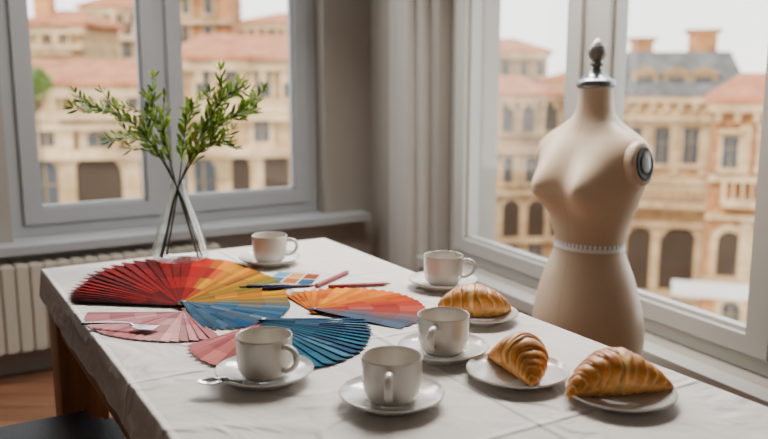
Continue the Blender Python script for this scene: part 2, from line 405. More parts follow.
def tablecloth():
    bm = bmesh.new(); nx, ny = 60, 120; D = .066
    g = {}
    for i in range(nx+1):
        for j in range(ny+1):
            g[i, j] = bm.verts.new((TW*i/nx, -TLEN*j/ny, TZ))
    for i in range(nx):
        for j in range(ny): bm.faces.new((g[i, j], g[i, j+1], g[i+1, j+1], g[i+1, j]))
    per = [(i, 0) for i in range(nx)]+[(nx, j) for j in range(ny)]+[(i, ny) for i in range(nx, 0, -1)]+[(0, j) for j in range(ny, 0, -1)]
    def outn(i, j):
        v = Vector((0, 0))
        if i == 0: v.x -= 1
        if i == nx: v.x += 1
        if j == 0: v.y += 1
        if j == ny: v.y -= 1
        return v.normalized()
    prev = [g[p] for p in per]
    steps = [(.002, .001), (.004, .004), (.006, .022), (.007, .040), (.008, .056), (.009, D)]
    pos = [Vector(g[p].co) for p in per]
    for o, dz in steps:
        cur = []
        for k, p in enumerate(per):
            n = outn(*p); w = (dz/D)**1.3
            wave = (.0012*math.sin(k*.55)+.002*math.sin(k*.17+1)+.0008*math.sin(k*1.1))*w
            q = pos[k]+Vector((n.x, n.y, 0))*(o+.003*w+wave)
            cur.append(bm.verts.new((q.x, q.y, TZ-dz+w*.002*math.sin(k*.11))))
        m = len(per)
        for k in range(m): bm.faces.new((prev[k], prev[(k+1) % m], cur[(k+1) % m], cur[k]))
        prev = cur
    o = mk('tablecloth', bm, M['cloth'], None, 70)
    o.location = (A.x, A.y, 0); o.rotation_euler = (0, 0, math.atan2(WD.y, WD.x))
    tag(o, 'white creased linen tablecloth draped over the wooden table', 'tablecloth')
tablecloth()
# ------------------------------------------------------------------ chair (lower left)
def chair():
    c = at(50, 454, .47); t = thing('side_chair', 'dark blue upholstered chair tucked against the left side of the table', 'chair', (c.x, c.y, 0), math.atan2(WD.y, WD.x))
    bm = bmesh.new(); s = .215
    hexa(bm, [(-s, -s, .38), (s, -s, .38), (s, s, .38), (-s, s, .38), (-s, -s, .475), (s, -s, .475), (s, s, .475), (-s, s, .475)])
    vert = [ed for ed in bm.edges if abs(ed.verts[0].co.z-ed.verts[1].co.z) > .01]
    bmesh.ops.bevel(bm, geom=vert, offset=.07, segments=8, affect='EDGES')
    hor = [ed for ed in bm.edges if ed.verts[0].co.z > .46 and ed.verts[1].co.z > .46 and len(ed.link_faces) == 2 and any(abs(f.normal.z) < .5 for f in ed.link_faces)]
    bmesh.ops.bevel(bm, geom=hor, offset=.04, segments=6, affect='EDGES'); mk('seat', bm, M['navy'], t, 60)
    bm = bmesh.new(); box(bm, -.18, .18, -.18, .18, .35, .38); mk('seat_frame', bm, M['black'], t)
    for x in (-.17, .14):
        for y in (-.17, .14):
            bm = bmesh.new(); box(bm, x, x+.03, y, y+.03, 0, .35, .004); mk('leg', bm, M['black'], t)
    for y in (-.15, .15):
        bm = bmesh.new(); tube(bm, catmull([(-.175, y, .36), (-.24, y, .6), (-.275, y, .85)]), .013); mk('back_post', bm, M['black'], t)
    bm = bmesh.new(); box(bm, -.29, -.25, -.19, .19, .60, .86, .015); mk('backrest', bm, M['navy'], t)
chair()
# ------------------------------------------------------------------ crockery
def saucer_bm(r, h):
    bm = bmesh.new()
    lathe(bm, [(0, .0015), (r*.52, .0015), (r*.54, 0), (r*.60, 0), (r*.62, .003), (r*.8, h*.5), (r*.95, h*.86), (r, h*.98), (r*1.003, h+.001), (r*.99, h+.0022), (r*.965, h+.0004), (r*.93, h*.84), (r*.82, h*.6+.001), (r*.70, h*.38+.002), (r*.6, .0066), (r*.5, .0056), (r*.46, .0064), (r*.43, .0052), (0, .005)], 64)
    return bm
def cup_parts(t):
    bm = bmesh.new()
    lathe(bm, [(0, .0025), (.022, .0025), (.024, 0), (.0275, 0), (.029, .0025), (.0345, .005), (.0385, .010), (.0404, .0165), (.0412, .026), (.0418, .045), (.0424, .0615), (.0424, .0632), (.0416, .064), (.0408, .0637), (.0402, .062), (.0393, .045), (.0386, .026), (.0365, .014), (.030, .0085), (0, .0065)], 64)
    mk('body', bm, M['ceramic'], t, 60)
    bm = bmesh.new()
    p = catmull([(.0402, 0, .051), (.049, 0, .0545), (.0615, 0, .051), (.0665, 0, .040), (.062, 0, .028), (.051, 0, .0195), (.0395, 0, .0175)], 6)
    tube(bm, p, [.0052]*len(p), 12, .75); mk('handle', bm, M['ceramic'], t, 60)
def saucer_at(px, label, r=.0735, h=.0175, name='saucer', src=None, group='saucers under the cups'):
    p = at(px[0], px[1], TZ)
    if src: o = src.copy(); COL.objects.link(o)
    else: o = mk(name, saucer_bm(r, h), M['porcelain'], None, 50)
    o.location = (p.x, p.y, TZ+.0005); tag(o, label, 'saucer' if name == 'saucer' else 'plate', group); return o
cups = [((270, 264), -4, 'cream cup at the far edge of the table, nearest the plant'),
        ((443, 287), -8, 'cream cup nearest the corner of the room, beside the right window'),
        ((443, 356), -112, 'cream cup in the middle of the table, beside the plate with a croissant seen end-on'),
        ((265, 380), -38, 'cream cup standing in front of the pink and blue swatch fan'),
        ((392, 404), -95, 'cream cup nearest the front of the table, handle facing the viewer')]
slab_l = ['white saucer under the far cup by the plant', 'white saucer under the cup near the room corner', 'white saucer under the middle cup, between two croissant plates and the orange fan',
          'white saucer with a spoon on it, under the cup on the pink and blue fan', 'white saucer under the frontmost cup']
src = None; csrc = None
for (px, ang, lab), sl in zip(cups, slab_l):
    s = saucer_at(px, sl, src=src); src = src or s
    loc = (s.location.x, s.location.y, TZ+.0070)
    if csrc is None:
        csrc = thing('coffee_cup', lab, 'cup', loc, R(ang), 'cream coffee cups'); cup_parts(csrc)
    else: dup(csrc, lab, loc, R(ang), 'cream coffee cups')
pl = []
psrc = None
for px, lab in (((480, 320), 'white plate with the croissant nearest the window, behind the middle cup'), ((517, 379), 'white plate holding the croissant seen end-on, middle of the three plates'), ((620, 400), 'white plate with the largest-looking croissant at the right front of the table')):
    s = saucer_at(px, lab, .0765, .015, 'plate', psrc, 'croissant plates'); psrc = psrc or s; pl.append(s)
pl[0].scale = (.92, .92, 1)
# croissants: rolled layers with irregular edges, tapering to pointed tips
def croissant_bm(bend=1.0, seed=0, L=.15, fat=1.0):
    rnd = random.Random(seed); bm = bmesh.new(); cl = bm.loops.layers.float_color.new('Col')
    n, k = 240, 56; rings = []; sh = []
    half = L/2; Rr = half/math.sin(bend)
    edges = [0]
    for w in (.16, .24, .21, .18, .13, .10): edges.append(edges[-1]+w*rnd.uniform(.72, 1.28))
    sc = 1.02/edges[-1]; edges = [e*sc for e in edges]
    def layer(a):
        for i in range(len(edges)-1):
            if a < edges[i+1]: return i, (a-edges[i])/(edges[i+1]-edges[i])
        return len(edges)-2, 1
    for i in range(n+1):
        t = -1+2*i/n
        th = t*bend
        c = Vector((Rr*math.sin(th), Rr*(math.cos(th))-Rr*math.cos(bend*.5), 0)); nr = Vector((math.sin(th), math.cos(th), 0))
        ring = []; rs = []
        for j in range(k):
            ph = 2*PI*j/k
            wob = .10*math.sin(ph*1+seed)+.05*math.sin(2*ph+seed*2)+.022*math.sin(4*ph+seed+t*5)+.010*math.sin(9*ph+t*3)
            a = max(0, abs(t)+wob*(1 if t > 0 else -1)*(1-abs(t))**.35)
            li, fr = layer(min(a, 1))
            env = fat*.0325*max(0, 1-abs(t)**1.7)**.92+.0026
            lip = math.sin(fr*PI*.6)**1.1
            drop = 1-max(0, (fr-.88)/.12)**2*.7
            r = env*(.966+.042*lip*drop)+(.0015*lip*drop-.0008)*min(1, (1-abs(t))*5)
            r *= 1+.03*math.sin(ph*2+t*4+seed*2)+.012*math.sin(ph*4-t*6+seed)+.005*math.sin(ph*13+t*30)
            p = c+nr*(math.cos(ph)*r*1.08)+Vector((0, 0, math.sin(ph)*r*.93))
            ring.append(bm.verts.new(p)); rs.append((fr, math.sin(ph), li, .5+.5*math.sin(ph*3+t*9+seed*3)*math.sin(t*13+seed)))
        rings.append(ring); sh.append(rs)
    lo = min(v.co.z for r in rings for v in r)
    for r in rings:
        zmin = min(v.co.z for v in r)
        for v in r: v.co.z -= lo+(zmin-lo)*.8
        for v in r:
            if v.co.z < .006: v.co.z *= max(0, v.co.z)/.006*.6
    dark = Vector(S('#8e4a14')[:3]); mid = Vector(S('#d0842e')[:3]); lite = Vector(S('#eec07a')[:3])
    def colr(q):
        f, up, li, pt = q
        c = mid.lerp(dark, (.0+.5*pt)*max(0, up+.15))
        if f < .34: c = lite.lerp(c, (f/.34)**.85)
        elif f > .76: c = c.lerp(dark, (f-.76)/.24*.42)
        if up < -.2: c = c.lerp(lite, .4)
        return (*c, 1)
    for i in range(n):
        for j in range(k):
            jj = (j+1) % k
            f = bm.faces.new((rings[i][j], rings[i+1][j], rings[i+1][jj], rings[i][jj]))
            for l, q in zip(f.loops, (sh[i][j], sh[i+1][j], sh[i+1][jj], sh[i][jj])): l[cl] = colr(q)
    for r, q in ((rings[0], sh[0]), (rings[-1], sh[-1])):
        f = bm.faces.new(r)
        for l, qq in zip(f.loops, q): l[cl] = colr(qq)
    return bm
cr = [(pl[0], .8, 4, .136, .95, R(172), (-.010, .014), 'golden croissant on the plate nearest the window, behind the middle cup'),
      (pl[1], .65, 2, .128, .94, R(-68), (.002, .006), 'golden croissant lying end-on to the viewer, on the middle plate'),
      (pl[2], .55, 3, .158, .96, R(10), (-.004, .008), 'large golden croissant at the right front of the table')]
for p, bend, sd, L, fat, rz, off, lab in cr:
    o = mk('croissant', croissant_bm(bend, sd, L, fat), M['crust'], None, 60)
    o.location = (p.location.x+off[0], p.location.y+off[1], TZ+.0072); o.rotation_euler = (0, 0, rz)
    tag(o, lab, 'croissant', 'croissants on plates')
# ------------------------------------------------------------------ colour fans
def lerpc(cols, f):
    f = max(0, min(.9999, f))*(len(cols)-1); i = int(f); a = Vector(S(cols[i])[:3]); b = Vector(S(cols[i+1])[:3]); return a.lerp(b, f-i)
def fan(label, piv, tips, cols, n, z0, seed, wmul=1.15, step=.00030, tilt=.0036, sv=1.25, dim=.75, alt=(.78, 1.1, .92), spread=(-.10, .06, -.05, .0), jit=.03):
    rnd = random.Random(seed); P = at(piv[0], piv[1], TZ)
    pol = []
    for tx, ty in tips:
        v = at(tx, ty, TZ)-P; a = math.atan2(v.y, v.x)
        if pol:
            while a-pol[-1][0] > PI: a -= 2*PI
            while a-pol[-1][0] < -PI: a += 2*PI
        pol.append((a, math.hypot(v.x, v.y)))
    t = thing('swatch_fan', label, 'color fan', (P.x, P.y, TZ+.0008), 0, None)
    tot = abs(pol[-1][0]-pol[0][0]); da = tot/(n-1); sg = 1 if pol[-1][0] > pol[0][0] else -1
    curve = catmull([(p[0], p[1], 0) for p in pol], 24)
    for k in range(n):
        a = pol[0][0]+(pol[-1][0]-pol[0][0])*k/(n-1)
        q = min(curve, key=lambda c: abs(c.x-a)); r = q.y*(1+rnd.uniform(-.004, .004))
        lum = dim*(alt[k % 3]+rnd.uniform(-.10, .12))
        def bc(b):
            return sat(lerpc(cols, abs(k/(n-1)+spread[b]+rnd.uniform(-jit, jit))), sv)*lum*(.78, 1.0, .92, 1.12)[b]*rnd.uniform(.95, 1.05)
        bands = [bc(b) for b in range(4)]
        bm = bmesh.new(); cl = bm.loops.layers.float_color.new('Col')
        w1 = max(.006, da*r*.5*wmul); w0 = min(.007, w1*.6)
        zin = z0+k*step; zout = .0002+z0*.25
        st = [-.012/r, .0, .30, .302, .52, .522, .76, .762, .975, 1.0]
        th = .0003; ca, sa = math.cos(a), math.sin(a)
        top = []; bot = []
        for s in st:
            w = w0+(w1-w0)*max(0, s)
            if s == 1.0: w *= .8
            z = zin+(zout-zin)*max(0, s)
            q = []
            for dz in (th, 0):
                q.append([(s*r*ca-sd*w*sa, s*r*sa+sd*w*ca, z+dz+(tilt*max(0, s) if sd == -sg else 0)) for sd in (-1, 1)])
            top.append([bm.verts.new(v) for v in q[0]]); bot.append([bm.verts.new(v) for v in q[1]])
        bi = [0, 0, None, 1, None, 2, None, 3, 3]
        for i2 in range(len(st)-1):
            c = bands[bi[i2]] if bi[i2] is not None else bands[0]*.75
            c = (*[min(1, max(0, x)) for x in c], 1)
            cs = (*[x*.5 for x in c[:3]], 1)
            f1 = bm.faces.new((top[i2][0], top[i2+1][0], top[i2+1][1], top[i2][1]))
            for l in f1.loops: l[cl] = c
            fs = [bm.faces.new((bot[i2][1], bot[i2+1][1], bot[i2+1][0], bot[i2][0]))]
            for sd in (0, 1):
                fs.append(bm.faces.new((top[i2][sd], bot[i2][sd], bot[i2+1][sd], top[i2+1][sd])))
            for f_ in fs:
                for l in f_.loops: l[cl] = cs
        for e in (0, -1):
            f_ = bm.faces.new((top[e][0], top[e][1], bot[e][1], bot[e][0]))
            for l in f_.loops: l[cl] = (*bands[e], 1)
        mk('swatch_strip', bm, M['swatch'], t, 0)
    bm = bmesh.new(); zt = z0+n*step
    lathe(bm, [(0, z0), (.003, z0), (.003, zt), (.0042, zt+.0002), (.004, zt+.001), (0, zt+.0014)], 20); mk('rivet', bm, M['steel'], t)
    return t
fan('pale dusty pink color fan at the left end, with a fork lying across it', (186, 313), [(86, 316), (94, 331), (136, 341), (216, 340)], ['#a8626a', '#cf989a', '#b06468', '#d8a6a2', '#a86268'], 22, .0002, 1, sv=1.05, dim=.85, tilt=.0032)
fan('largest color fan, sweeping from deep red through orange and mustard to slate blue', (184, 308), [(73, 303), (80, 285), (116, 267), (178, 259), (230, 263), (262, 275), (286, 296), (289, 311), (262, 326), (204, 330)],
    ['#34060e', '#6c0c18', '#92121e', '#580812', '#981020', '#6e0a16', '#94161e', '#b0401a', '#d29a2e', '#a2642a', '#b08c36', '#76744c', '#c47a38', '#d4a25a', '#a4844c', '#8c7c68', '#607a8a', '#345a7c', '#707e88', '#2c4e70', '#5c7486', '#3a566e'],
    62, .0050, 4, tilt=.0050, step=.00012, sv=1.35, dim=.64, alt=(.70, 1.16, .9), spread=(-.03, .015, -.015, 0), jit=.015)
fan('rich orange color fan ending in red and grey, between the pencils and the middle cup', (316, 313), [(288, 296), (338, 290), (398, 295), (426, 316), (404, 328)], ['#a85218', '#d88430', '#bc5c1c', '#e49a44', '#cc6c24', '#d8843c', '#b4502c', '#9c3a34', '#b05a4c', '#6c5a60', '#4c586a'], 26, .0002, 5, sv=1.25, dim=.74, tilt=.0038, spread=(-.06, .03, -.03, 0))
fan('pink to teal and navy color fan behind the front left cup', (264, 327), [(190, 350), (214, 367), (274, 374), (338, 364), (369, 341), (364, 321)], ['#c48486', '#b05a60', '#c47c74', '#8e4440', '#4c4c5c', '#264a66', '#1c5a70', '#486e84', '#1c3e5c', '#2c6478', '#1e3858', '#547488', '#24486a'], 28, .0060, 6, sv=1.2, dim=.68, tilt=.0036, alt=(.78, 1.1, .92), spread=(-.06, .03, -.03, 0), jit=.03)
def card():
    c = [at(262, 283, TZ), at(312, 287, TZ), at(322, 275, TZ), at(278, 272, TZ)]
    ctr = sum(c, Vector())/4; bm = bmesh.new(); cl = bm.loops.layers.float_color.new('Col')
    cols = ['#2f7aa8', '#6fa9c0', '#c86c22', '#dca468', '#2a5c88', '#a04c24']
    th = .0012
    def P(u, v): return (c[0]*(1-u)*(1-v)+c[1]*u*(1-v)+c[2]*u*v+c[3]*(1-u)*v)-ctr
    def quad(u0, u1, v0, v1, z, col):
        f = bm.faces.new([bm.verts.new(P(*q)+Vector((0, 0, z))) for q in ((u0, v0), (u1, v0), (u1, v1), (u0, v1))])
        for l in f.loops: l[cl] = (*(Vector(S(col)[:3])*.7), 1)
    hexa(bm, [P(*q)+Vector((0, 0, z)) for z in (0, th) for q in ((0, 0), (1, 0), (1, 1), (0, 1))])
    for f in bm.faces:
        for l in f.loops: l[cl] = S('#d4d0c8')
    for i in range(3):
        for j in range(2): quad(.04+i*.32, .33+i*.32, .06+j*.47, .49+j*.47, th+.0003, cols[i*2+j])
    o = mk('sample_card', bm, M['swatch'], None, 0); o.location = (ctr.x, ctr.y, TZ+.0008)
    tag(o, 'small card of blue and ochre color samples behind the pencils', 'color card')
card()
def pencil(name, label, cat, p0, p1, mm, tipm, r=.0036, z=0):
    a = at(p0[0], p0[1], TZ+r); b = at(p1[0], p1[1], TZ+r); L = (b-a).length
    t = thing(name, label, cat, (a.x, a.y, TZ+r+.0004+z), math.atan2(b.y-a.y, b.x-a.x), 'pencils beside the color fans')
    mt = Matrix.Rotation(PI/2, 4, 'Y')
    bm = bmesh.new()
    lathe(bm, [(0, 0), (r*.9, .0003), (r, .001), (r, L-.018)], 6, mt); mk('shaft', bm, mm, t, 30)
    bm = bmesh.new(); lathe(bm, [(r, L-.018), (r*.35, L-.006)], 16, mt); mk('sharpened_cone', bm, M['cedar'], t)
    bm = bmesh.new(); lathe(bm, [(r*.36, L-.0062), (0, L)], 12, mt); mk('lead', bm, tipm, t)
pencil('pencil', 'navy pencil lying at the rim of the largest fan, leftmost of the pencils', 'pencil', (290, 287.5), (238, 289.5), M['navylac'], M['black'], .0042, z=.0055)
pencil('pencil', 'navy pencil lying between the sample card and the orange fan', 'pencil', (262, 292), (318, 288.5), M['navylac'], M['black'], .0042, z=.0065)
pencil('pencil', 'dark red pencil lying slanted away toward the window', 'pencil', (316, 286), (350, 271), M['redlac'], M['redlac'], .0052)
pencil('pencil', 'red pencil lying crosswise just behind the orange fan', 'pencil', (328, 287), (392, 283.5), M['redlac'], M['black'], .0045)
def handle_bm(L, bl):
    bm = bmesh.new(); p = catmull([(0, 0, .0025), (L*.2, 0, .006), (L*.5, 0, .010), (L-2*bl-.006, 0, .0105), (L-2*bl+.004, 0, .0066)], 8)
    m = len(p); tube(bm, p, [.0062-.0034*min(1, i/(m*.6)) for i in range(m)], 12, .45); return bm
def spoon(label, p0, p1, z):
    a = at(p0[0], p0[1], TZ+z); b = at(p1[0], p1[1], TZ+z); L = (b-a).length
    t = thing('teaspoon', label, 'spoon', (a.x, a.y, TZ+z), math.atan2(b.y-a.y, b.x-a.x))
    bm = bmesh.new(); n = 24; rings = []
    bl, bw = .020, .013; cx = L-bl
    for s in range(8):
        f = s/7
        rings.append([bm.verts.new((cx+bl*f*math.cos(2*PI*i/n), bw*f*math.sin(2*PI*i/n)*(1-.12*math.cos(2*PI*i/n)), .0012+.0055*f*f)) for i in range(n)] if s else [bm.verts.new((cx, 0, .0012))])
    for i in range(n): bm.faces.new((rings[0][0], rings[1][i], rings[1][(i+1) % n]))
    for r0, r1 in zip(rings[1:], rings[2:]):
        for i in range(n): bm.faces.new((r0[i], r0[(i+1) % n], r1[(i+1) % n], r1[i]))
    o = mk('bowl', bm, M['steel'], t); sm = o.modifiers.new('solid', 'SOLIDIFY'); sm.thickness = .001
    mk('handle', handle_bm(L, bl), M['steel'], t)
spoon('steel teaspoon with its handle resting on the saucer of the front left cup', (243, 384), (196, 386), .0135)
def fork(label, p0, p1, z):
    a = at(p0[0], p0[1], TZ+z); b = at(p1[0], p1[1], TZ+z); L = (b-a).length
    t = thing('fork', label, 'fork', (a.x, a.y, TZ+z), math.atan2(b.y-a.y, b.x-a.x))
    hl = .050; x0 = L-hl; hw = .0125
    pts = [(x0-.004, -.0022), (x0+.006, -.008), (x0+.014, -hw)]
    tw = 2*hw/(4+3*1.1); y = -hw
    for i in range(4):
        pts += [(L-.003, y), (L, y+tw*.5), (L-.003, y+tw)]
        y += tw
        if i < 3: pts += [(x0+.020, y), (x0+.020, y+tw*1.1)]; y += tw*1.1
    pts += [(x0+.014, hw), (x0+.006, .008), (x0-.004, .0022)]
    def zz(x): u = (x-x0)/hl; return .0065-.006*math.sin(max(0, min(1, u))*PI*.62)+.012*max(0, u-.6)
    bm = bmesh.new(); tp = [bm.verts.new((x, y, zz(x)+.0016)) for x, y in pts]; bt = [bm.verts.new((x, y, zz(x))) for x, y in pts]
    n = len(pts); f1 = bm.faces.new(tp); f2 = bm.faces.new(bt[::-1])
    for i in range(n): bm.faces.new((tp[i], bt[i], bt[(i+1) % n], tp[(i+1) % n]))
    bmesh.ops.triangulate(bm, faces=[f1, f2]); mk('tines', bm, M['steel'], t, 30)
    mk('handle', handle_bm(L, hl/2), M['steel'], t)
fork('steel fork lying across the pale pink fan', (83, 325), (158, 331), .0064)
# ------------------------------------------------------------------ vase and branches
VB = at(181, 261.5, TZ)
bm = bmesh.new()
lathe(bm, [(0, .003), (.056, .003), (.060, .0), (.065, .004), (.0685, .014), (.0650, .04), (.052, .085), (.034, .135), (.0215, .168), (.0175, .185), (.0195, .2), (.0185, .201), (.0155, .185), (.0195, .166), (.032, .133), (.050, .083), (.063, .04), (.066, .015), (.060, .008), (0, .007)], 72)
o = mk('glass_vase', bm, M['vase'], None, 60); o.location = (VB.x, VB.y, TZ+.0006)
tag(o, 'clear conical glass vase at the far edge of the table, holding green sprigs', 'vase')
def sprig(label, tip, via, base_off, dy, seed, ntw=4, frac=.48, L0=.040, dens=.0132, twl=(.05, .095)):
    rnd = random.Random(seed)
    org = Vector((VB.x, VB.y, TZ)); Y = VB.y
    neck = org+Vector((base_off[0]*-.08, base_off[1]*-.08, .188))
    p0 = org+Vector((base_off[0], base_off[1], .012)); v = atY(via[0], via[1], Y+dy*.5); e = atY(tip[0], tip[1], Y+dy)
    path = catmull([p0-org, neck-org, v-org, e-org], 12)
    t = thing('leafy_sprig', label, 'branch', org, 0, 'green sprigs in the glass vase')
    bm = bmesh.new(); m = len(path); tube(bm, path, [.0022-.0013*i/(m-1) for i in range(m)], 8)
    lb = bmesh.new(); cl = lb.loops.layers.float_color.new('Col')
    def leaf(p, d, up, L):
        d = d.normalized(); s = d.cross(up)
        if s.length < .01: s = d.cross(Vector((1, 0, 0)))
        s.normalize(); nn = s.cross(d); W = L*rnd.uniform(.13, .18)
        c = Vector(S(rnd.choice(['#74942c', '#8eac3e', '#5e7e24', '#a2b852', '#4c681e', '#7e9a34']))[:3])*rnd.uniform(.6, 1.05)
        pts = [(0, 0, 0), (.3, .8, -.03), (.6, 1, -.02), (.85, .6, .03), (1, 0, .08)]
        mid = [lb.verts.new(p+d*L*a+nn*L*(h-.04)) for a, w, h in pts]
        for sd in (1, -1):
            ed = [mid[0]]+[lb.verts.new(p+d*L*a+s*W*w*sd+nn*L*(h+.03)) for a, w, h in pts[1:4]]+[mid[4]]
            for i in range(4):
                vs = [mid[i], mid[i+1], ed[i+1], ed[i]]; vs = list(dict.fromkeys(vs))
                f = lb.faces.new(vs if sd > 0 else vs[::-1])
                for l in f.loops: l[cl] = (*c, 1)
    def dress(pp, L0, dens, frac0):
        tot = len(pp); i0 = int(tot*frac0)
        length = sum((pp[i+1]-pp[i]).length for i in range(i0, tot-1)); n = max(3, int(length/dens))
        for k in range(n+1):
            f = i0+(tot-1-i0)*k/n; i = min(int(f), tot-2); p = pp[i].lerp(pp[i+1], f-i); tg = (pp[i+1]-pp[i]).normalized()
            ra = rnd.uniform(0, PI)
            for sgn in (0, PI):
                q = tg.orthogonal().normalized(); q.rotate(Matrix.Rotation(ra+sgn, 3, tg))
                d = tg*rnd.uniform(.7, 1.1)+q*rnd.uniform(.6, 1.0)+Vector((0, 0, .1))
                leaf(p, d, Vector((rnd.uniform(-.5, .5), -.6, 1)).normalized(), L0*rnd.uniform(.75, 1.15)*(1-.3*k/n))
        leaf(pp[-1], pp[-1]-pp[-2], Vector((0, -.5, 1)), L0*.7)
    dress(path, L0, dens, frac)
    for k in range(ntw):
        f = .56+.34*k/max(1, ntw-1); i = int(f*(m-1)); p = path[i]; tg = (path[i+1]-path[i]).normalized()
        q = Vector((rnd.uniform(-1, 1), rnd.uniform(-.5, .5), rnd.uniform(-.2, 1))).normalized(); q = (q-tg*q.dot(tg)).normalized()
        if k % 2: q = -q*.6+Vector((0, 0, .3))
        l = rnd.uniform(*twl); tw = catmull([p, p+(tg*.7+q*.5)*l*.5, p+(tg+q*.9)*l*.9], 6)
        tube(bm, tw, [.0013-.0006*i2/(len(tw)-1) for i2 in range(len(tw))], 6); dress(tw, L0*.85, dens*.9, .2)
    mk('stem', bm, M['stem'], t); mk('leaves', lb, M['leaf'], t, 80)
sprig('longest leafy green sprig, arching far left across the left window', (74, 108), (130, 120), (.050, .004), -.02, 11, 5, twl=(.04, .07))
sprig('leafy green sprig rising to the upper left of the vase', (147, 98), (164, 134), (.044, -.006), .03, 12, 4, twl=(.04, .07))
sprig('short leafy green sprig standing upright over the vase', (190, 108), (184, 140), (-.038, .014), .06, 13, 4)
sprig('tallest leafy green sprig, leaning to the upper right', (238, 84), (212, 114), (-.050, .0), -.01, 14, 7, .44, twl=(.04, .08))
sprig('leafy green sprig arching right, below the tallest one', (252, 112), (222, 124), (-.045, -.008), .05, 15, 7, .44, twl=(.04, .08))
sprig('lowest leafy green sprig on the left, under the longest one', (108, 138), (148, 143), (.038, .014), .05, 16, 4, twl=(.03, .06))
sprig('lowest leafy green sprig on the right side of the vase', (228, 142), (205, 147), (-.041, -.016), -.05, 17, 5, .46, twl=(.03, .07))
# ------------------------------------------------------------------ dress form
MX, MY, MROT = .546, 2.166, R(-52)
RINGS = [(.43, .160, .116, .122), (.50, .161, .118, .126), (.58, .155, .115, .126), (.67, .130, .099, .107), (.755, .096, .081, .084), (.81, .106, .088, .087), (.87, .130, .098, .094),
         (.92, .148, .101, .100), (.96, .160, .096, .100), (.99, .167, .089, .095), (1.015, .166, .080, .088), (1.038, .152, .068, .077), (1.056, .126, .058, .067), (1.074, .094, .051, .058), (1.092, .066, .046, .051), (1.115, .0500, .0435, .0455), (1.172, .0440, .0425, .0435)]
def ringat(z):
    P = RINGS
    i = 0
    while i < len(P)-2 and z > P[i+1][0]: i += 1
    a = P[max(i-1, 0)]; b = P[i]; c = P[i+1]; d = P[min(i+2, len(P)-1)]
    t = (z-b[0])/(c[0]-b[0]); o = []
    for k in (1, 2, 3):
        h = c[0]-b[0]
        mb = (c[k]-a[k])/(c[0]-a[0])*h if c[0] != a[0] else 0; mc = (d[k]-b[k])/(d[0]-b[0])*h
        o.append((2*t**3-3*t*t+1)*b[k]+(t**3-2*t*t+t)*mb+(-2*t**3+3*t*t)*c[k]+(t**3-t*t)*mc)
    return o
def bodypt(z, ph, inflate=0):
    a, bf, bb = ringat(z); a += inflate; bf += inflate; bb += inflate
    x = a*math.cos(ph); y = (bf if math.sin(ph) < 0 else bb)*math.sin(ph)
    if math.sin(ph) < .2:
        g = 0
        for s in (-1, 1): g += math.exp(-((x-s*.070)/.050)**2-((z-.913)/(.046 if z < .913 else .074))**2)
        y -= .062*g*max(0, min(1, .2-math.sin(ph)))**.5
    if math.sin(ph) > 0: y += .012*math.exp(-((z-.52)/.06)**2)*math.sin(ph)
    return Vector((x, y, z))
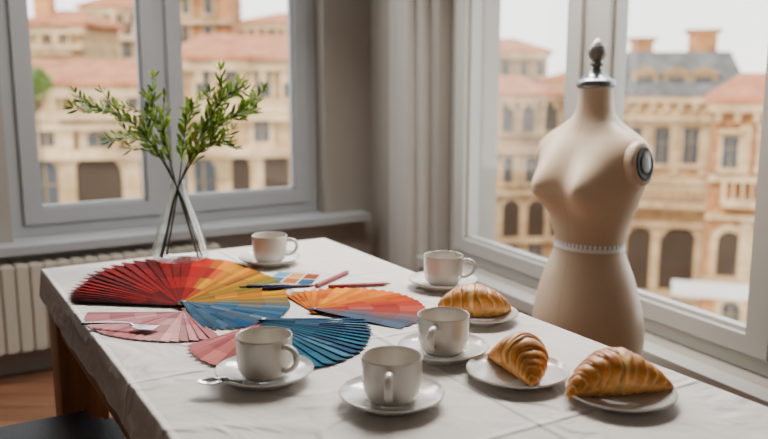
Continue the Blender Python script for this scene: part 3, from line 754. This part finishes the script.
def dress_form():
    t = thing('dress_form', 'cream headless dress form on a stand by the right window', 'mannequin', (MX, MY, 0), MROT)
    bm = bmesh.new(); n = 112; nz = 150; rings = []
    for i in range(nz+1):
        z = .43+(1.172-.43)*i/nz
        rings.append([bm.verts.new(bodypt(z, 2*PI*k/n)) for k in range(n)])
    for a, b in zip(rings, rings[1:]):
        for k in range(n): bm.faces.new((a[k], a[(k+1) % n], b[(k+1) % n], b[k]))
    bm.faces.new(rings[0][::-1]); bm.faces.new(rings[-1]); mk('torso', bm, M['form'], t, 50)
    for s in (1, -1):
        sh = 0 if s == 1 else .014
        mt = Matrix.Translation((s*(.148-sh), -.010, .986))@Matrix.Rotation(s*R(83), 4, 'Y')@Matrix.Diagonal((1.12, .88, 1, 1))
        bm = bmesh.new(); lathe(bm, [(.030, -.03), (.051, -.014), (.0515, .006), (.0485, .014), (.043, .0165), (.030, .017), (0, .017)], 40, mt)
        c = mk('shoulder_cap', bm, M['form'], t, 50)
        bm = bmesh.new(); lathe(bm, [(.0, .0165), (.037, .0165), (.038, .019), (.035, .021), (.029, .0205), (.027, .019), (0, .019)], 36, mt)
        mk('arm_plate', bm, M['darksteel'], c, 30)
        bm = bmesh.new(); lathe(bm, [(0, .0185), (.021, .0185), (.0205, .0225), (.016, .0235), (0, .0235)], 30, mt); mk('arm_plate_disc', bm, M['silver'], c, 30)
    bm = bmesh.new(); lathe(bm, [(0, 1.170), (.0465, 1.170), (.0490, 1.173), (.0500, 1.179), (.0490, 1.186), (.046, 1.190), (.034, 1.196), (.025, 1.202), (.0185, 1.210), (.0165, 1.219), (0, 1.22)], 40); mk('neck_cap', bm, M['neckmetal'], t, 35)
    kp = [(0, 1.218), (.012, 1.218), (.0105, 1.223), (.0170, 1.227), (.0178, 1.232), (.0130, 1.236), (.0128, 1.239)]
    for i in range(15):
        u = i/14; rr_ = .0245*math.sin(PI*(.20+.76*u))**.75
        kp.append((rr_*(1.0 if i % 2 else .96), 1.241+.052*u))
    kp.append((0, 1.297))
    bm = bmesh.new(); lathe(bm, kp, 32); mk('finial', bm, M['knob'], t, 25)
    bm = bmesh.new(); lathe(bm, [(0, .03), (.016, .03), (.016, .45), (0, .45)], 24); mk('pole', bm, M['darksteel'], t)
    bm = bmesh.new(); lathe(bm, [(0, 0), (.15, 0), (.155, .006), (.15, .014), (.05, .026), (.025, .04), (0, .04)], 48); mk('base', bm, M['darksteel'], t)
    zc = .762; bm = bmesh.new(); n = 120; rg = []
    for dz in (-.010, -.005, .001, .005, .010):
        rg.append([bm.verts.new(bodypt(zc+dz, 2*PI*k/n, .0024)-Vector((0, 0, zc))) for k in range(n)])
    for a, b in zip(rg, rg[1:]):
        for k in range(n): bm.faces.new((a[k], a[(k+1) % n], b[(k+1) % n], b[k]))
    o = mk('measuring_tape', bm, M['tape'], None, 60); o.location = (MX, MY, zc); o.rotation_euler = (0, 0, MROT)
    tag(o, 'white measuring tape wrapped round the waist of the dress form', 'measuring tape')
dress_form()
# ------------------------------------------------------------------ the town outside
def facade(Y, px, yaw):
    q = atY(px, 110, Y); return Frame((q.x, q.y), (math.cos(R(yaw)), math.sin(R(yaw))), (math.sin(R(yaw)), -math.cos(R(yaw))))
GZ = -15.0
def bwin(F, par, x0, y0, x1, y1, arch=0, sur=.14):
    """arch 0: square window, 1: arched window with bars, 2: open dark arch"""
    u0, z1 = F.px(x0, y0); u1, z0 = F.px(x1, y1)
    def poly(g):
        a, b, lo, hi = u0-g, u1+g, z0-g*.4, z1+g
        if not arch: return [(a, lo), (b, lo), (b, hi), (a, hi)]
        r = (b-a)/2; c = (a+b)/2; zc = max(lo+.1, hi-r)
        return [(a, lo), (b, lo)]+[(c+r*math.cos(PI*i/12), zc+(hi-zc)*math.sin(PI*i/12)) for i in range(13)]
    bm = bmesh.new(); F.prism(bm, poly(sur*(1.9 if arch else 1)), -.05, .14)
    if not arch: F.box(bm, u0-sur*1.6, u1+sur*1.6, z1+sur, z1+sur*2, -.05, .34)
    F.box(bm, u0-sur*1.6, u1+sur*1.6, z0-sur*1.5, z0-sur*.3, -.05, .3)
    w = mk('window', bm, M['trim'], par, 0)
    bm = bmesh.new(); F.prism(bm, poly(0), .0, .16)
    mk('pane', bm, M['arch'] if arch == 2 else M['dark'], w, 0)  # open arches have no glass: a dark sheet paints the shade inside
    if arch < 2:
        bm = bmesh.new(); c = (u0+u1)/2; wd = max(.018, (u1-u0)*.03); F.box(bm, c-wd, c+wd, z0, z1-.05, .13, .18)
        F.box(bm, u0, u1, z0+(z1-z0)*.6, z0+(z1-z0)*.6+wd*1.6, .13, .18); mk('glazing_bar', bm, M['stone'], w, 0)
def bld(label, F, x0, x1, ye, depth, wm, roof, rh, bands=(), wins=(), name='townhouse', hip=.35, chim=(), over=.4, pil=()):
    xm = (x0+x1)/2
    u0 = F.px(x0, ye)[0]; u1 = F.px(x1, ye)[0]; z1 = F.px(xm, ye)[1]
    loc = F.pt((u0+u1)/2, GZ, -depth/2)
    t = thing(name, label, 'building', loc)
    G = Frame((F.P-loc)[:2], F.U[:2], F.N[:2])
    G.px = F.px
    G.P.z = -GZ
    bm = bmesh.new(); G.box(bm, u0, u1, GZ, z1, -depth, 0); mk('wall', bm, wm, t, 0)
    a, b = u0-over, u1+over; ii = (b-a)*hip
    bm = bmesh.new()
    pts = [G.pt(a, z1, over), G.pt(b, z1, over), G.pt(b, z1, -depth-over), G.pt(a, z1, -depth-over)]
    low = [bm.verts.new(p) for p in pts]; up = [bm.verts.new(p+Vector((0, 0, .12))) for p in pts]
    if rh[0] == 'hip':
        r0 = bm.verts.new(G.pt(a+ii, z1+rh[1], -depth/2)); r1 = bm.verts.new(G.pt(b-ii, z1+rh[1], -depth/2))
        bm.faces.new((up[0], up[1], r1, r0)); bm.faces.new((up[2], up[3], r0, r1)); bm.faces.new((up[1], up[2], r1)); bm.faces.new((up[3], up[0], r0))
    else:
        k = rh[2]; tp = [bm.verts.new(G.pt(x, z1+rh[1], o)) for x, o in ((a+k, over-k), (b-k, over-k), (b-k, -depth-over+k), (a+k, -depth-over+k))]
        for i in range(4): bm.faces.new((up[i], up[(i+1) % 4], tp[(i+1) % 4], tp[i]))
        bm.faces.new(tp)
    for i in range(4): bm.faces.new((low[i], low[(i+1) % 4], up[(i+1) % 4], up[i]))
    bm.faces.new(low[::-1]); mk('roof', bm, roof, t, 0)
    bm = bmesh.new(); G.box(bm, u0-.2, u1+.2, z1-.35, z1-.02, -.1, .34)
    for k in range(int((u1-u0)/.7)): G.box(bm, u0+k*.7, u0+k*.7+.25, z1-.75, z1-.35, -.05, .3)
    mk('cornice', bm, M['trim'], t, 0)
    for yb, hb in bands:
        zb = F.px(xm, yb)[1]; bm = bmesh.new(); G.box(bm, u0-.1, u1+.1, zb-hb, zb, -.05, .4); mk('string_course', bm, M['trim'], t, 0)
    for xp, y0p, y1p in pil:
        uc, zt = F.px(xp, y0p); zb = F.px(xp, y1p)[1]; bm = bmesh.new(); G.box(bm, uc-.22, uc+.22, zb, zt, -.05, .2); mk('pilaster', bm, M['trim'], t, 0)
    for w in wins: bwin(G, t, *w)
    for cx, cw, ch in chim:
        uc = F.px(cx, ye)[0]; bm = bmesh.new(); G.box(bm, uc-cw/2, uc+cw/2, z1, z1+ch, -depth*.45, -depth*.45+cw); G.box(bm, uc-cw*.65, uc+cw*.65, z1+ch, z1+ch+.2, -depth*.45-.1, -depth*.45+cw+.1); mk('chimney', bm, M['ochre'], t, 0)
    return t, G
def terrace(G, t, x0, x1, y, proj=.9):
    u0 = G.px(x0, y)[0]; u1 = G.px(x1, y)[0]; z = G.px((x0+x1)/2, y)[1]
    bm = bmesh.new(); G.box(bm, u0, u1, z-.3, z, 0, proj); G.box(bm, u0, u1, z+.72, z+.86, proj-.2, proj)
    n = max(4, int((u1-u0)/.34))
    for i in range(n+1):
        u = u0+.08+(u1-u0-.16)*i/n; w = .16 if i % 5 == 0 else .08
        G.box(bm, u-w/2, u+w/2, z, z+.72, proj-.17, proj-.03)
    mk('balustrade', bm, M['trim'], t, 0)
# left window view
F1 = facade(26, 60, 7)
P1, G1 = bld('weathered stone palace with a wide dark arch in the left pane of the left window', F1, -120, 150, 86, 6, M['stone'], M['terra'], ('hip', .85), [(112, .25), (124, .2), (150, .3)],
    [(74, 153, 126, 232, 2), (34, 160, 62, 222, 1), (-10, 164, 12, 215, 1), (136, 160, 149, 215, 1),
     (48, 93, 60, 108), (74, 93, 86, 108), (100, 93, 112, 108), (126, 93, 138, 108), (40, 128, 56, 146), (88, 128, 112, 146, 1)], 'palace', .12, pil=[(67, 126, 230), (132, 126, 230), (28, 126, 230)])
F1b = facade(28, 250, 3)
bld('ornate stone house with terracotta roof filling the right pane of the left window', F1b, 174, 350, 60, 6, M['cream'], M['terra'], ('hip', .95), [(104, .3), (114, .2), (146, .35)],
    [(196, 70, 211, 97), (226, 70, 241, 97, 1), (256, 70, 271, 97), (284, 70, 299, 97), (198, 120, 214, 141), (254, 120, 270, 141), (192, 158, 218, 215, 1), (230, 156, 252, 212, 2), (262, 152, 290, 212, 2)], 'townhouse', .12, pil=[(186, 116, 225), (224, 116, 225), (248, 66, 102), (257, 148, 225)])
F2 = facade(36, 60, -4)
bld('cream house with small windows at the upper left, behind the stone palace', F2, 22, 82, 26, 4, M['cream'], M['terra'], ('hip', .8), [(45, .2)], [(34, 34, 40, 50), (46, 34, 53, 50), (62, 34, 69, 50)], chim=[(30, .7, 1.8)])
F3 = facade(45, 110, 5)
bld('pale stone house behind the palace, left of the window post', F3, 84, 158, 8, 5, M['stone'], M['terra'], ('hip', 1.0), [(36, .25)], [(95, 16, 106, 35), (122, 16, 133, 35), (95, 42, 106, 58), (122, 42, 133, 58)], chim=[(128, .8, 2.2)])
F4 = facade(53, 205, 2)
bld('tall ochre house right of the window post in the left window', F4, 165, 230, -14, 5, M['ochre'], M['terra'], ('hip', 1.6), [(20, .25)], [(182, -4, 190, 14), (204, -4, 213, 14), (182, 26, 190, 44), (204, 26, 213, 44)])
F5b = facade(62, 285, 0)
bld('distant cream house under the sky at the top of the left window', F5b, 236, 350, 24, 6, M['cream'], M['terra'], ('hip', 1.0), [], [(250, 27, 257, 36), (270, 27, 277, 36)])
# right window view
F6 = facade(44, 670, -16)
PT, G6 = bld('grand palace with grey slate mansard roof seen through the right window', F6, 596, 742, 96, 7, M['cream'], M['slate'], ('mansard', 2.3, 1.0), [(116, .25), (178, .3), (222, .25), (292, .3)],
    [(627, 128, 640, 164), (655, 128, 668, 164), (684, 128, 697, 164), (714, 127, 727, 163), (627, 226, 651, 290, 2), (661, 226, 694, 290, 2), (712, 234, 728, 272), (634, 302, 655, 340, 2), (670, 302, 695, 340, 2)], 'palace', .3, chim=[(640, 1.2, 2.9), (703, 1.4, 3.3)], pil=[(618, 120, 176), (648, 120, 176), (676, 120, 176), (706, 120, 176), (656, 225, 290), (700, 225, 290)])
terrace(G6, PT, 600, 712, 200, 1.0)
for i, cx in enumerate((645, 676, 703)):
    u, z = F6.px(cx, 84)
    bm = bmesh.new(); G6.box(bm, u-.65, u+.65, z-.75, z+.5, -1.4, .1); G6.prism(bm, [(u-.85, z+.5), (u+.85, z+.5), (u, z+.95)], -1.2, .2); d = mk('dormer', bm, M['stone'], PT, 0)
    bm = bmesh.new(); G6.box(bm, u-.4, u+.4, z-.55, z+.35, .05, .14); mk('pane', bm, M['dark'], d, 0)
F7 = facade(33, 760, -20)
P7, G7 = bld('ochre house with terracotta roof at the far right of the right window', F7, 716, 900, 104, 6, M['ochre'], M['terra'], ('hip', 1.2), [(178, .25), (218, .2), (284, .3)],
    [(723, 136, 737, 168), (762, 132, 778, 168), (800, 134, 816, 166), (718, 230, 738, 276, 2), (756, 228, 780, 282, 2), (722, 300, 738, 335, 1)], hip=.2, pil=[(746, 125, 176), (746, 220, 282)])
terrace(G7, P7, 720, 860, 200, .8)
F8 = facade(50, 530, 12)
bld('cream house with terracotta roof seen in the left pane of the right window', F8, 440, 572, 96, 6, M['cream'], M['terra'], ('hip', 1.2), [(148, .3), (190, .3), (238, .3)],
    [(502, 106, 512, 132), (522, 106, 533, 132), (545, 104, 556, 131), (503, 156, 515, 182, 1), (525, 156, 537, 182, 1), (547, 156, 559, 182, 1), (478, 200, 493, 236, 2), (502, 200, 518, 236, 2), (527, 200, 543, 236, 2), (550, 200, 564, 236, 2), (503, 244, 516, 275), (527, 244, 540, 275)], pil=[(516, 152, 188), (541, 152, 188)])
F9 = facade(68, 520, 4)
bld('distant tall stone house behind the terracotta-roofed one, under the sky', F9, 470, 548, 52, 6, M['stone'], M['terra'], ('hip', 1.2), [], [(502, 60, 509, 76), (520, 60, 527, 76), (536, 60, 543, 76)])
F10 = facade(62, 590, -6)
bld('narrow stone house beyond, half hidden by the dress form and window post', F10, 548, 640, 82, 5, M['stone'], M['terra'], ('hip', 1.0), [(125, .3)], [(558, 92, 566, 112), (580, 92, 588, 112), (604, 92, 612, 112), (558, 136, 566, 158)])
t = thing('shop_awning', 'white sloping awning in front of the ochre house at lower right', 'awning', (0, 0, 0))
Fa = facade(29, 715, -18); u0, z1 = Fa.px(672, 284); u1, _z = Fa.px(760, 300); zb = Fa.px(715, 294)[1]
c0 = Fa.pt((u0+u1)/2, GZ, 0); t.location = c0
Ga = Frame((Fa.P-c0)[:2], Fa.U[:2], Fa.N[:2]); Ga.P.z = -GZ
bm = bmesh.new(); hexa(bm, [Ga.pt(u0, zb, .7), Ga.pt(u1, zb, .7), Ga.pt(u1, z1-.1, -.7), Ga.pt(u0, z1-.1, -.7), Ga.pt(u0, zb+.1, .7), Ga.pt(u1, zb+.1, .7), Ga.pt(u1, z1, -.7), Ga.pt(u0, z1, -.7)]); mk('canopy', bm, M['awning'], t, 0)
for u in (u0+.1, u1-.1):
    bm = bmesh.new(); Ga.box(bm, u-.04, u+.04, GZ, zb+.02, .6, .68); mk('post', bm, M['darksteel'], t, 0)
bm = bmesh.new(); cl = bm.loops.layers.float_color.new('Col'); q = atY(36, 82, 24); rr = random.Random(3)
blobs = [(0, 0, .0, .30), (.22, .1, -.12, .22), (-.25, 0, -.08, .26), (.08, 0, .24, .18), (-.12, .1, .20, .16), (.3, 0, .08, .14), (-.02, 0, -.3, .24)]
for i in range(1300):
    bx, by, bz, br_ = rr.choice(blobs)
    d = Vector((rr.gauss(0, 1), rr.gauss(0, 1), rr.gauss(0, 1))).normalized()*rr.uniform(.2, 1.25)*br_
    p = Vector((bx, by, bz))+d; s = rr.uniform(.03, .07); n1 = Vector((rr.uniform(-1, 1), rr.uniform(-1, 1), rr.uniform(-1, 1))).normalized()*s; n2 = n1.orthogonal().normalized()*s*.6
    f = bm.faces.new([bm.verts.new(p+a) for a in (n1, n2, -n1, -n2)])
    c = Vector(S(rr.choice(['#6d8a3a', '#57742e', '#84a04a', '#8a9a58']))[:3])
    for l in f.loops: l[cl] = (*c, 1)
t = thing('garden_tree', 'slender green tree before the palace at the left edge of the left window', 'tree', (q.x, q.y, GZ))
o = mk('crown', bm, M['leaf'], t, 0); o.location = (0, 0, q.z-GZ)
bm = bmesh.new(); tube(bm, [(0, 0, 0), (0.03, 0, (q.z-GZ)*.5), (0, 0, q.z-GZ)], [.12, .05, .02], 10); mk('trunk', bm, M['stem'], t)
bm = bmesh.new(); box(bm, -120, 120, 5, 160, GZ-.3, GZ); struct(mk('ground', bm, M['street'], None, 0))
# ------------------------------------------------------------------ light
w = bpy.data.worlds.new('sky'); SC.world = w; w.use_nodes = True; nt = w.node_tree; bg = nt.nodes['Background']
tc = nt.nodes.new('ShaderNodeTexCoord'); sx = nt.nodes.new('ShaderNodeSeparateXYZ'); nt.links.new(tc.outputs['Generated'], sx.inputs[0])
rp = nt.nodes.new('ShaderNodeValToRGB'); rp.color_ramp.elements[0].position = 0; rp.color_ramp.elements[0].color = (1, .97, .92, 1); rp.color_ramp.elements[1].position = .45; rp.color_ramp.elements[1].color = (.80, .88, 1, 1)
nt.links.new(sx.outputs['Z'], rp.inputs[0]); nt.links.new(rp.outputs[0], bg.inputs[0]); bg.inputs[1].default_value = 3.5
def lamp(name, kind, loc, target, energy, size=None, col=(1, 1, 1), size_y=None):
    l = bpy.data.lights.new(name, kind); l.energy = energy; l.color = col
    o = bpy.data.objects.new(name, l); COL.objects.link(o); o.location = loc
    o.rotation_euler = (Vector(target)-Vector(loc)).to_track_quat('-Z', 'Y').to_euler()
    if kind == 'AREA':
        l.size = size
        if size_y: l.shape = 'RECTANGLE'; l.size_y = size_y
    return o
s = lamp('sun', 'SUN', (-6, -14, 12), (0, 0, 0), 4.4, col=(1, .90, .76)); s.data.angle = R(3)
s.rotation_euler = Vector((.62, .58, -.62)).to_track_quat('-Z', 'Y').to_euler()
pr = FR.pt(1.6, 2.25, .25); lamp('window_lamp_right', 'AREA', pr, (.2, 1.5, .75), 84, 1.2, (1, .96, .90), .45)  # added light over the right window, boosts the daylight on the table
p2 = FL.pt(1.2, 2.25, .25); lamp('window_lamp_left', 'AREA', p2, (-.3, 1.8, .75), 28, 1.2, (1, .98, .94), .45)  # weaker added light over the left window, strengthens its daylight
lamp('ceiling_lamp', 'AREA', (-.4, -.6, 2.6), (0, .8, .5), 1.5, 1.4, (1, .93, .84))  # added unseen fill behind the camera, stands in for room bounce
for F, u0, u1, zs in ((FL, uL0, uL1, ZL), (FR, uR0, uR1, ZR)):
    c = F.pt((u0+u1)/2, (zs+WT)/2, -TH-.02); o = lamp('portal', 'AREA', c, c+F.N, 1, u1-u0, size_y=WT-zs); o.data.cycles.is_portal = True
